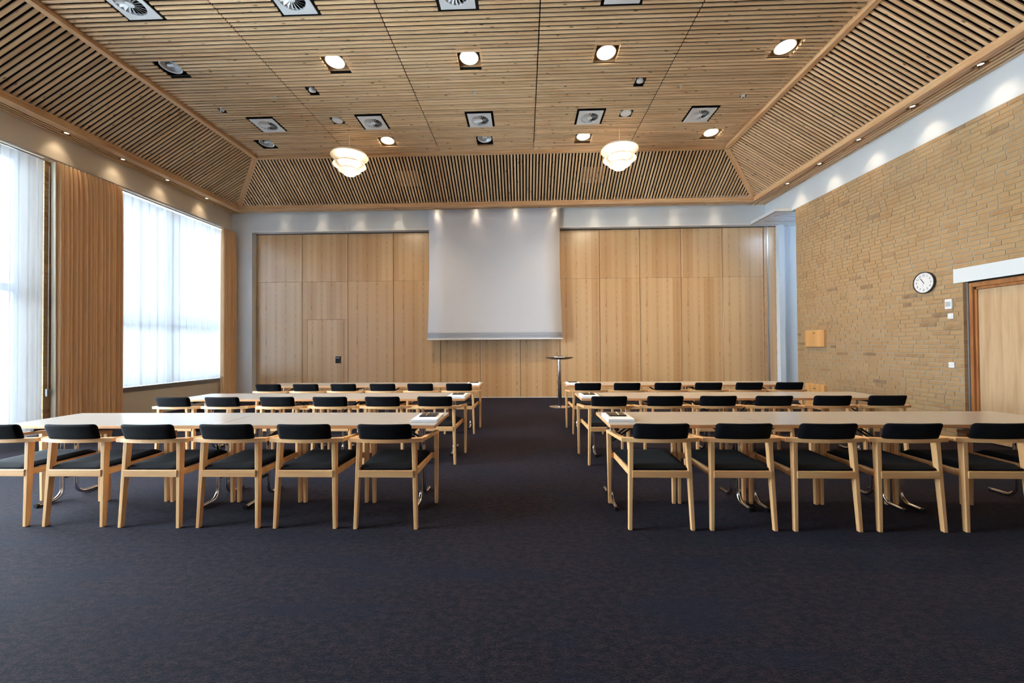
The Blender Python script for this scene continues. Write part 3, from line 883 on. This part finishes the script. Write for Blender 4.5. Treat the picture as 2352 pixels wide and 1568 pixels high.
# ------------------------------------------------------------------ recessed wall washers
def make_spot():
    r = empty('recessed_spotlight')
    b = MB()
    b.box(-0.074, 0.074, -0.06, 0.06, 0.045, 0.049)
    b.build('housing', 'black', r)
    MB().box(-0.076, -0.071, -0.055, 0.055, 0.0, 0.045).build('recess_side', 'beam', r)
    MB().box(0.071, 0.076, -0.055, 0.055, 0.0, 0.045).build('recess_side', 'beam', r)
    MB().lathe([(0.036, 0.044), (0.036, 0.014), (0.030, 0.010), (0.027, 0.016), (0.027, 0.022)], 16).build('rim', 'steel', r, smooth=True)
    MB().lathe([(0.027, 0.018), (0.0, 0.0181)], 16).build('lamp', 'spot_on', r)
    return r
spot0 = make_spot(); used = False
def place_spots(pts, towards, where, e, group, cone=80):
    global used
    n = len(pts)
    for i, (x, y) in enumerate(pts):
        o = copy_tree(spot0) if used else spot0; used = True
        o.location = (x, y, ZS + 0.001)
        tag(o, 'small lit recessed spotlight, %s' % where[i], 'ceiling light', group)
        ld = bpy.data.lights.new('wallwash_beam', 'SPOT'); ld.energy = e; ld.color = WARM; ld.spot_size = math.radians(cone); ld.spot_blend = 1.0; ld.shadow_soft_size = 0.04
        lo = bpy.data.objects.new('wallwash_beam', ld); COL.objects.link(lo); lo.parent = o
        lo.location = (0, 0, -0.004)
        d = Vector(towards).normalized(); lo.rotation_euler = d.to_track_quat('-Z', 'Y').to_euler()
place_spots(spot_b, (0, 0.17, -1), ['%s from the window corner above the wooden wall' % ORD[i] for i in range(12)], LAMP_SPOT * 0.5, 'spotlights over the wooden wall', 62)
place_spots(spot_r, (0.30, 0, -1), ['%s from the wooden wall above the brick wall' % ORD[6 - i] for i in range(7)], LAMP_SPOT * 1.5, 'spotlights over the brick wall')
place_spots(spot_l, (-0.35, 0, -1), ['%s from the wooden wall above the window curtains' % ORD[6 - i] for i in range(7)], LAMP_SPOT * 0.9, 'spotlights over the windows')

# ------------------------------------------------------------------ pendants
def make_pendant():
    r = empty('pendant_lamp')
    def shell(name, prof):
        t = [(a + 0.0, b + 0.003) for a, b in reversed(prof)]
        return MB().lathe(prof + t, 48).build(name, 'shade', r, smooth=True)
    shell('shade', [(0.365, 5.235), (0.34, 5.275), (0.27, 5.305), (0.16, 5.325), (0.08, 5.33)])
    shell('shade', [(0.322, 5.055), (0.30, 5.085), (0.255, 5.11), (0.215, 5.12)])
    shell('shade', [(0.213, 4.945), (0.195, 4.972), (0.16, 4.992), (0.13, 5.0)])
    shell('shade', [(0.111, 4.870), (0.10, 4.888), (0.075, 4.902), (0.05, 4.906)])
    MB().lathe([(0.225, 5.112), (0.20, 5.165), (0.165, 5.205), (0.12, 5.225)], 40).build('inner_ring', 'shade', r, smooth=True)
    MB().lathe([(0.135, 4.998), (0.125, 5.04), (0.105, 5.075), (0.07, 5.09)], 40).build('inner_ring', 'shade', r, smooth=True)
    MB().lathe([(0.062, 4.884), (0.05, 4.874), (0.0, 4.868)], 24).build('added_glow_disc', 'bulb_on', r, smooth=True)  # glowing disc added to brighten the lowest shade from below
    MB().lathe([(0.0, 4.900), (0.03, 4.905), (0.055, 4.93), (0.06, 4.96), (0.05, 5.0), (0.025, 5.03), (0.0, 5.04)], 20).build('bulb', 'bulb_on', r, smooth=True)
    for i in range(3):
        a = 2 * PI * i / 3 + 0.5
        MB().tube([(0.09 * math.cos(a), 0.09 * math.sin(a), 5.32), (0.20 * math.cos(a), 0.20 * math.sin(a), 5.11), (0.14 * math.cos(a), 0.14 * math.sin(a), 4.99), (0.06 * math.cos(a), 0.06 * math.sin(a), 4.90)], 0.004, 6).build('strut', 'white_metal', r)
    MB().lathe([(0.085, 5.33), (0.06, 5.335), (0.03, 5.36), (0.02, 5.42), (0.006, 5.43)], 20).build('lamp_holder', 'white_metal', r, smooth=True)
    MB().tube([(0, 0, 5.42), (0, 0, ZC + 0.04)], 0.006, 8).build('cord', 'white_paint', r)
    return r
pen0 = make_pendant()
for i, (x, y) in enumerate(((-3.535, 7.96), (1.926, 7.94))):
    o = pen0 if i == 0 else copy_tree(pen0)
    o.location = (x, y, 0)
    tag(o, 'lit white pendant lamp of stacked shades, hanging on the %s side' % ('window', 'brick wall')[i], 'pendant lamp', 'pendant lamps')
    for z, e in ((5.17, 1.0), (5.02, 0.45), (4.835, 0.12)):  # lowest point added under the shades to light their undersides
        ld = bpy.data.lights.new('pendant_glow', 'POINT'); ld.energy = LAMP_PEND * e; ld.color = (1.0, 0.80, 0.55); ld.shadow_soft_size = 0.04
        lo = bpy.data.objects.new('pendant_glow', ld); COL.objects.link(lo); lo.parent = o; lo.location = (0, 0, z)

# ------------------------------------------------------------------ projection screen
sc_t = thing('projection_screen', 'large white pull-down projection screen in front of the wooden wall', 'projection screen', (-0.753, 10.138, 0))
n, mrows = 8, 16
V = []; F = []
zt, zb = 4.875, 1.55
for j in range(mrows + 1):
    t = j / mrows; z = zt + (zb - zt) * t
    pinch = 0.03 * math.sin(PI * min(1, t * 1.05)) if t < 0.95 else 0.0
    pinch = 0.032 * math.sin(PI * t ** 0.9)
    wd = 1.695 + 0.03 * t - pinch
    for i in range(n + 1):
        u = -1 + 2 * i / n
        V.append((u * wd, 0.012 * math.cos(u * PI / 2) * math.sin(PI * t), z))
R = n + 1
for j in range(mrows):
    for i in range(n): F.append((j * R + i, j * R + i + 1, (j + 1) * R + i + 1, (j + 1) * R + i))
m = MB(); m.v = V; m.f = F
fb = m.build('screen_fabric', 'screen', sc_t, smooth=True)
md = fb.modifiers.new('thickness', 'SOLIDIFY'); md.thickness = 0.003
MB().box(-1.74, 1.74, -0.022, 0.022, 1.522, 1.556).build('bottom_bar', 'white_paint', sc_t, bevel=0.008)
MB().box(-1.72, 1.72, -0.006, -0.002, 1.69, 1.694).build('hem', 'grey', sc_t)
MB().box(-1.71, 1.71, -0.008, 0.008, 4.868, 4.882).build('top_bar', 'white_paint', sc_t)

# ------------------------------------------------------------------ chairs
def cushion(mb_pts_fn): pass
def make_chair():
    r = empty('armchair')
    for s in (-1, 1):
        def leg(x0, y0, w0, d0, x1, y1, w1, d1, z1):
            return MB().hexa([(s * x0 - w0 / 2, y0 - d0 / 2, 0), (s * x0 + w0 / 2, y0 - d0 / 2, 0), (s * x0 + w0 / 2, y0 + d0 / 2, 0), (s * x0 - w0 / 2, y0 + d0 / 2, 0)],
                             [(s * x1 - w1 / 2, y1 - d1 / 2, z1), (s * x1 + w1 / 2, y1 - d1 / 2, z1), (s * x1 + w1 / 2, y1 + d1 / 2, z1), (s * x1 - w1 / 2, y1 + d1 / 2, z1)])
        leg(0.2265, -0.245, 0.027, 0.030, 0.208, -0.212, 0.034, 0.044, 0.646).build('leg', 'chair_wood', r, bevel=0.004, segs=2)
        leg(0.271, 0.250, 0.026, 0.030, 0.274, 0.252, 0.035, 0.042, 0.605).build('leg', 'chair_wood', r, bevel=0.004, segs=2)
        # arm: from the back rail forward to the top of the front leg
        MB().hexa([(s * 0.262 - 0.020, -0.222, 0.641), (s * 0.262 + 0.018, -0.222, 0.641), (s * 0.262 + 0.018, -0.222, 0.668), (s * 0.262 - 0.020, -0.222, 0.668)],
                  [(s * 0.274 - 0.019, 0.276, 0.599), (s * 0.274 + 0.019, 0.276, 0.599), (s * 0.274 + 0.019, 0.276, 0.625), (s * 0.274 - 0.019, 0.276, 0.625)]).build('armrest', 'chair_wood', r, bevel=0.004, segs=2)
        MB().bar((s * 0.211, -0.225, 0.405), (s * 0.226, 0.245, 0.412), 0.022, 0.048).build('seat_rail', 'chair_wood', r, bevel=0.003, segs=1)
        MB().lathe([(0.012, 0.345), (0.012, 0.385)], 10, True, True, (s * 0.10, 0.12, 0)).build('stacking_bumper', 'white_paint', r)
    # curved back rail
    def bow(x): return -0.212 - 0.040 * (1 - (x / 0.262) ** 2)
    V = []; F = []; n = 14
    for i in range(n + 1):
        x = -0.280 + 0.560 * i / n
        y = bow(max(-0.262, min(0.262, x)))
        V += [(x, y - 0.024, 0.641), (x, y + 0.022, 0.641), (x, y + 0.022, 0.669), (x, y - 0.024, 0.669)]
    for i in range(n):
        A, B = 4 * i, 4 * i + 4
        for k in range(4): F.append((A + k, A + (k + 1) % 4, B + (k + 1) % 4, B + k))
    F += [(0, 1, 2, 3), (4 * n + 3, 4 * n + 2, 4 * n + 1, 4 * n)]
    m = MB(); m.v = V; m.f = F
    m.build('back_rail', 'chair_wood_x', r)
    MB().box(-0.208, 0.208, -0.249, -0.227, 0.379, 0.431).build('seat_rail', 'chair_wood_x', r, bevel=0.003, segs=1)
    MB().box(-0.268, 0.268, 0.238, 0.262, 0.388, 0.432).build('seat_rail', 'chair_wood_x', r, bevel=0.003, segs=1)
    # backrest cushion: follows the rail, leans back
    V = []; F = []; nx = 18
    ws = [0.0, 0.06, 0.25, 0.5, 0.7, 0.80, 0.87, 0.92, 0.96, 0.985, 1.0]; nz = len(ws) - 1
    def bp(u, w, side):
        u = math.sin(u * PI / 2) * 0.35 + u * 0.65
        r0 = 0.026; k = max(0.0, (w * 0.117 - (0.117 - r0)) / r0)
        kb = max(0.0, 1 - w * 0.117 / 0.010)
        hw = 0.196 + 0.006 * w - r0 * (1 - math.sqrt(max(0, 1 - k * k))) - 0.010 * (1 - math.sqrt(max(0, 1 - kb * kb)))
        x = u * hw
        z = 0.667 + 0.117 * w
        y = bow(x) - 0.012 - 0.036 * w
        edge = min(1.0, (1 - abs(u)) * 9 + 0.12, (1 - w) * 7 + 0.12, w * 7 + 0.3)
        y += side * 0.019 * math.sqrt(edge)
        return (x, y, z)
    for side in (-1, 1):
        for j in range(nz + 1):
            for i in range(nx + 1): V.append(bp(-1 + 2 * i / nx, ws[j], side))
    N = (nx + 1) * (nz + 1); W = nx + 1
    for j in range(nz):
        for i in range(nx):
            a = j * W + i
            F.append((a, a + 1, a + W + 1, a + W)); F.append((N + a, N + a + W, N + a + W + 1, N + a + 1))
    bd = [i for i in range(W)] + [j * W + nx for j in range(1, nz + 1)] + [nz * W + i for i in range(nx - 1, -1, -1)] + [j * W for j in range(nz - 1, 0, -1)]
    for q in range(len(bd)):
        a, b = bd[q], bd[(q + 1) % len(bd)]; F.append((a, N + a, N + b, b))
    m = MB(); m.v = V; m.f = F
    m.build('backrest', 'seat', r, smooth=True)
    # seat cushion
    V = []; F = []; nx, ny = 12, 12
    def sp(u, v, top):
        hw = 0.206 + 0.024 * (v + 1) / 2
        rc = 0.86
        x = u * hw; y = 0.012 + v * 0.248
        if abs(u) > rc and abs(v) > rc:
            k = math.hypot((abs(u) - rc) / (1 - rc), (abs(v) - rc) / (1 - rc))
            if k > 1:
                x = math.copysign((rc + (abs(u) - rc) / k) * hw, u); y = 0.012 + math.copysign(rc + (abs(v) - rc) / k, v) * 0.248
        e = min(1.0, (1 - abs(u)) * 8 + 0.0, (1 - abs(v)) * 8 + 0.0)
        if top: z = 0.445 + 0.024 * math.sqrt(max(0, e)) - 0.006 * (1 - u * u) * (1 - v * v)
        else: z = 0.434 - 0.003 * e
        return (x, y, z)
    for top in (0, 1):
        for j in range(ny + 1):
            for i in range(nx + 1): V.append(sp(-1 + 2 * i / nx, -1 + 2 * j / ny, top))
    N = (nx + 1) * (ny + 1); W = nx + 1
    for j in range(ny):
        for i in range(nx):
            a = j * W + i
            F.append((a, a + W, a + W + 1, a + 1)); F.append((N + a, N + a + 1, N + a + W + 1, N + a + W))
    bd = [i for i in range(W)] + [j * W + nx for j in range(1, ny + 1)] + [ny * W + i for i in range(nx - 1, -1, -1)] + [j * W for j in range(ny - 1, 0, -1)]
    for q in range(len(bd)):
        a, b = bd[q], bd[(q + 1) % len(bd)]; F.append((a, b, N + b, N + a))
    m = MB(); m.v = V; m.f = F
    m.build('seat', 'seat', r, smooth=True)
    return r
chair0 = make_chair(); chair_used = False
rows = [
    ('third', 'window', 3.19, [-1.04, -1.65, -2.24, -2.84, -3.443, -4.045]),
    ('third', 'brick wall', 3.205, [0.995, 1.585, 2.18, 2.77, 3.385, 3.99]),
    ('second', 'window', 4.81, [-1.03, -1.64, -2.25, -2.88, -3.53, -4.12]),
    ('second', 'brick wall', 4.785, [0.95, 1.576, 2.165, 2.775, 3.41, 4.0]),
    ('first', 'window', 6.397, [-1.014, -1.617, -2.21, -2.827, -3.424, -4.02]),
    ('first', 'brick wall', 6.385, [0.968, 1.561, 2.178, 2.788, 3.391, 3.987]),
]
rc = random.Random(5)
for rw, side, y, xs in rows:
    for i, x in enumerate(xs):
        o = copy_tree(chair0) if chair_used else chair0; chair_used = True
        o.location = (x, y + rc.uniform(-0.006, 0.002), 0); o.rotation_euler = (0, 0, rc.uniform(-0.008, 0.008))
        tag(o, 'beech armchair, black cushions, %s from aisle, %s row from screen, %s side' % (ORD[i], rw, side), 'chair', 'armchairs at the conference tables')

# ------------------------------------------------------------------ tables
TZ = 0.722
def make_table(L, inset):
    r = empty('folding_table')
    D = 0.62
    MB().box(-L / 2, L / 2, -D / 2, D / 2, TZ - 0.027, TZ - 0.0012).build('edge_band', 'edge', r, bevel=0.002, segs=1)
    MB().box(-L / 2 + 0.001, L / 2 - 0.001, -D / 2 + 0.001, D / 2 - 0.001, TZ - 0.0015, TZ).build('table_top', 'laminate', r)
    for s in (-1, 1):
        x = s * (L / 2 - inset)
        for t in (-1, 1):
            y0 = 0.042 + t * 0.056
            pts = [(x, y0, TZ - 0.045), (x, y0, 0.12)]
            for k in range(1, 8):
                a = PI / 2 * k / 7
                pts.append((x, y0 + t * 0.08 * (1 - math.cos(a)), 0.10 - 0.083 * math.sin(a)))
            pts.append((x, 0.042 + t * 0.235, 0.0165))
            l = MB().tube(pts, 0.0155, 12).build('leg', 'chrome', r, smooth=True)
            MB().tube([(x, 0.042 + t * 0.233, 0.0165), (x, 0.042 + t * 0.255, 0.0165)], 0.0165, 12).build('foot_cap', 'black', l, smooth=True)
        MB().box(x - 0.006, x + 0.006, -0.003, 0.087, 0.185, 0.215).build('cross_bar', 'black_metal', r)
        b = MB().tube([(x, -0.24, TZ - 0.048), (x, 0.24, TZ - 0.048)], 0.019, 12).build('top_tube', 'black_metal', r, smooth=True)
        for t in (-1, 1):
            MB().bar((x - s * 0.01, 0.042 + t * 0.04, 0.52), (x - s * 0.26, 0.042 + t * 0.04, TZ - 0.03), 0.012, 0.014).build('brace', 'black_metal', r)
        MB().box(min(x - s * 0.02, x - s * 0.34), max(x - s * 0.02, x - s * 0.34), 0.012, 0.072, TZ - 0.033, TZ - 0.027).build('mounting_plate', 'black_metal', r)
    return r
tab = {}
def table(x0, x1, yc, label):
    L = round(x1 - x0 - 0.003, 3)
    key = 'short' if L < 1.5 else 'long'
    if key not in tab: tab[key] = o = make_table(1.213 if key == 'short' else 1.817, 0.07 if key == 'short' else 0.19)
    else: o = copy_tree(tab[key])
    o.location = ((x0 + x1) / 2, yc, 0)
    tag(o, label, 'table', 'folding conference tables')
for rw, yc in (('third', 3.485), ('second', 5.10), ('first', 6.69)):
    table(-4.36, -2.54, yc, 'pale folding table by the windows, %s row from the screen' % rw)
    table(-2.54, -0.72, yc, 'pale folding table at the aisle, %s row from the screen, window side' % rw)
for rw, yc in (('second', 5.08), ('first', 6.69)):
    table(0.675, 2.495, yc, 'pale folding table at the aisle, %s row from the screen, brick wall side' % rw)
    table(2.495, 4.315, yc, 'pale folding table by the brick wall, %s row from the screen' % rw)
for i, (a, nm) in enumerate(((0.675, 'at the aisle'), (1.891, 'between two others'), (3.107, 'by the oak door'))):
    table(a, a + 1.216, 3.495, 'short pale folding table %s, third row from screen, brick wall side' % nm)

# papers, notebooks, pencils
pad_me = MB().box(-0.108, 0.108, -0.155, 0.155, 0, 0.022).mesh('paper_block', 'paper', bevel=0.0015, segs=1)
nb_me = MB().box(-0.072, 0.072, -0.078, 0.078, 0, 0.010).mesh('notebook', 'notebook', bevel=0.002, segs=1)
pc_me = MB().tube([(0, -0.072, 0), (0, 0.07, 0)], 0.0036, 6).mesh('pencil', 'pencil')
k = 0
for rw, yl, yr in (('third', 3.455, 3.465), ('second', 5.03, 4.98), ('first', 6.63, 6.63)):
    for side, x, yc, s in (('window', -0.845, yl, 1), ('brick wall', 0.80, yr, -1)):
        z = TZ
        p = link('paper_block', pad_me, None, (x, yc, z + 0.0002)); p.rotation_euler = (0, 0, rc.uniform(-0.03, 0.03))
        tag(p, 'thick white paper block under a notebook, %s row from the screen, %s side' % (rw, side), 'paper', 'paper blocks')
        b = link('notebook', nb_me, None, (x, yc + 0.05, z + 0.0225)); b.rotation_euler = (0, 0, rc.uniform(-0.04, 0.04))
        tag(b, 'black notebook on a white paper block, %s row from the screen, %s side' % (rw, side), 'notebook', 'black notebooks')
        q = link('pencil', pc_me, None, (x - s * 0.012, yc + 0.05, z + 0.0363)); q.rotation_euler = (0, 0, s * 0.05)
        tag(q, 'wooden pencil lying on a black notebook, %s row from the screen, %s side' % (rw, side), 'pencil', 'pencils on the notebooks')

# ------------------------------------------------------------------ pedestal table
pt = thing('pedestal_table', 'tall round black-topped table on a chrome pedestal before the wooden wall', 'table', (0.782, 8.878, 0))
MB().lathe([(0.0, 0.004), (0.232, 0.0), (0.235, 0.006), (0.225, 0.012), (0.06, 0.018), (0.0, 0.018)], 48).build('base', 'chrome', pt, smooth=True)
MB().lathe([(0.043, 0.016), (0.043, 1.06)], 32).build('column', 'chrome', pt, smooth=True)
MB().lathe([(0.0, 1.055), (0.18, 1.055), (0.30, 1.085), (0.302, 1.095), (0.296, 1.10), (0.0, 1.10)], 48).build('top', 'black', pt, smooth=True)
sh = link('paper_block', MB().box(-0.105, 0.105, -0.148, 0.148, 0, 0.016).mesh('paper_block', 'paper'), None, (0.775, 8.85, 1.1005))
tag(sh, 'small white paper pile on the tall round table', 'paper')
rm = link('notebook', MB().box(-0.07, 0.07, -0.1, 0.1, 0, 0.012).mesh('notebook', 'notebook', bevel=0.002, segs=1), None, (0.80, 8.87, 1.1167))
tag(rm, 'black notebook on the paper pile of the tall round table', 'notebook')

# ------------------------------------------------------------------ brick wall fittings
ck = thing('wall_clock', 'round wall clock with white dial and black rim on the brick wall', 'clock', (XR - 0.004, 6.243, 2.277))
ck.matrix_world = Matrix(((0, 0, -1, XR - 0.006), (-1, 0, 0, 6.243), (0, 1, 0, 2.277), (0, 0, 0, 1)))
MB().lathe([(0.162, 0.0), (0.166, 0.008), (0.166, 0.026), (0.162, 0.031), (0.153, 0.031), (0.151, 0.022)], 64, True).build('rim', 'black', ck, smooth=True)
MB().lathe([(0.152, 0.022), (0.0, 0.0221)], 64).build('dial', 'white_paint', ck)
for h in range(1, 13):
    a = PI / 2 - h * PI / 6
    cu = bpy.data.curves.new('numeral', 'FONT'); cu.body = str(h); cu.size = 0.040; cu.align_x = 'CENTER'; cu.align_y = 'CENTER'; cu.extrude = 0.0004
    tmp = bpy.data.objects.new('numeral', cu); COL.objects.link(tmp)
    nm_me = bpy.data.meshes.new_from_object(tmp.evaluated_get(bpy.context.evaluated_depsgraph_get()))
    bpy.data.objects.remove(tmp); nm_me.materials.clear(); nm_me.materials.append(M['black'])
    o = link('numeral', nm_me, ck, (0.108 * math.cos(a), 0.108 * math.sin(a), 0.0235))
    mk = MB().box(-0.003, 0.003, -0.003, 0.003, 0, 0.001).build('hour_mark', 'black', ck); mk.location = (0.138 * math.cos(a), 0.138 * math.sin(a), 0.0225)
def hand(name, ang, l, tail, w, z, mat):
    o = MB().poly([(-w, -tail, 0), (w, -tail, 0), (w * 0.6, l, 0), (-w * 0.6, l, 0), (-w, -tail, 0.001), (w, -tail, 0.001), (w * 0.6, l, 0.001), (-w * 0.6, l, 0.001)],
                  [(0, 3, 2, 1), (4, 5, 6, 7), (0, 1, 5, 4), (1, 2, 6, 5), (2, 3, 7, 6), (3, 0, 4, 7)]).build(name, mat, ck)
    o.location = (0, 0, z); o.rotation_euler = (0, 0, -ang)
hand('hour_hand', math.radians(327), 0.075, 0.012, 0.0045, 0.025, 'black')
hand('minute_hand', math.radians(324), 0.112, 0.015, 0.0032, 0.0265, 'black')
hand('second_hand', math.radians(192), 0.06, 0.01, 0.0012, 0.028, 'grey')

def wallbox(name, label, cat, y0, y1, z0, z1, d, mat='white_paint'):
    r = thing(name, label, cat, (XR - 0.003, (y0 + y1) / 2, (z0 + z1) / 2))
    w, h = y1 - y0, z1 - z0
    MB().box(-d, 0, -w / 2, w / 2, -h / 2, h / 2).build('body', mat, r, bevel=min(0.005, d / 3))
    return r, w, h
r, w, h = wallbox('thermostat', 'white wall thermostat with grey display above the light switch', 'thermostat', 5.852, 5.945, 1.842, 1.985, 0.028)
MB().box(-0.030, -0.027, -0.034, 0.034, -0.035, 0.035).build('display', plain('display_grey', lin(176, 182, 188), 0.3), r)
r, w, h = wallbox('light_switch', 'white square light switch under the thermostat', 'switch', 5.85, 5.925, 1.70, 1.78, 0.012)
MB().box(-0.017, -0.011, -0.026, 0.026, -0.028, 0.028).build('rocker', 'white_paint', r, bevel=0.002)
r, w, h = wallbox('wall_socket', 'white socket plate low on the brick wall beside the oak door', 'socket', 5.85, 5.925, 1.00, 1.08, 0.012)
for sz in (-0.016, 0.016):
    o = MB().lathe([(0.004, 0), (0.004, 0.002)], 8, True, True).build('socket_hole', 'grey', r); o.rotation_euler = (0, -PI / 2, 0); o.location = (-0.0115, sz, 0)
r, w, h = wallbox('floor_box', 'small dark box at the foot of the brick wall by the door', 'socket box', 5.70, 5.79, 0.08, 0.18, 0.05, 'dark_grey')
MB().box(-0.054, -0.05, -0.03, 0.03, -0.03, 0.03).build('lid', 'grey', r)

def cabinet(label, y0, y1, z0, z1, d):
    r = thing('wall_cabinet', label, 'cabinet', (XR - 0.004, (y0 + y1) / 2, z0))
    w, h = y1 - y0, z1 - z0
    MB().box(-d + 0.016, 0, -w / 2, w / 2, 0, h).build('body', 'oak', r, bevel=0.002, segs=1)
    for s in (-1, 1):
        a, b = sorted((s * 0.003, s * w / 2))
        dr = MB().box(-d, -d + 0.015, a, b, 0.004, h - 0.004).build('door', 'oak', r, bevel=0.002, segs=1)
        kb = MB().lathe([(0.010, 0), (0.010, 0.006), (0.0, 0.008)], 12).build('knob', 'black', dr, smooth=True); kb.rotation_euler = (0, -PI / 2, 0); kb.location = (-d, s * 0.022, h * 0.82)
cabinet('shallow two-door wooden cabinet hung on the brick wall', 8.25, 8.79, 1.295, 1.645, 0.05)
cabinet('low two-door wooden cabinet standing at the foot of the brick wall', 8.25, 8.79, 0.0, 0.518, 0.06)
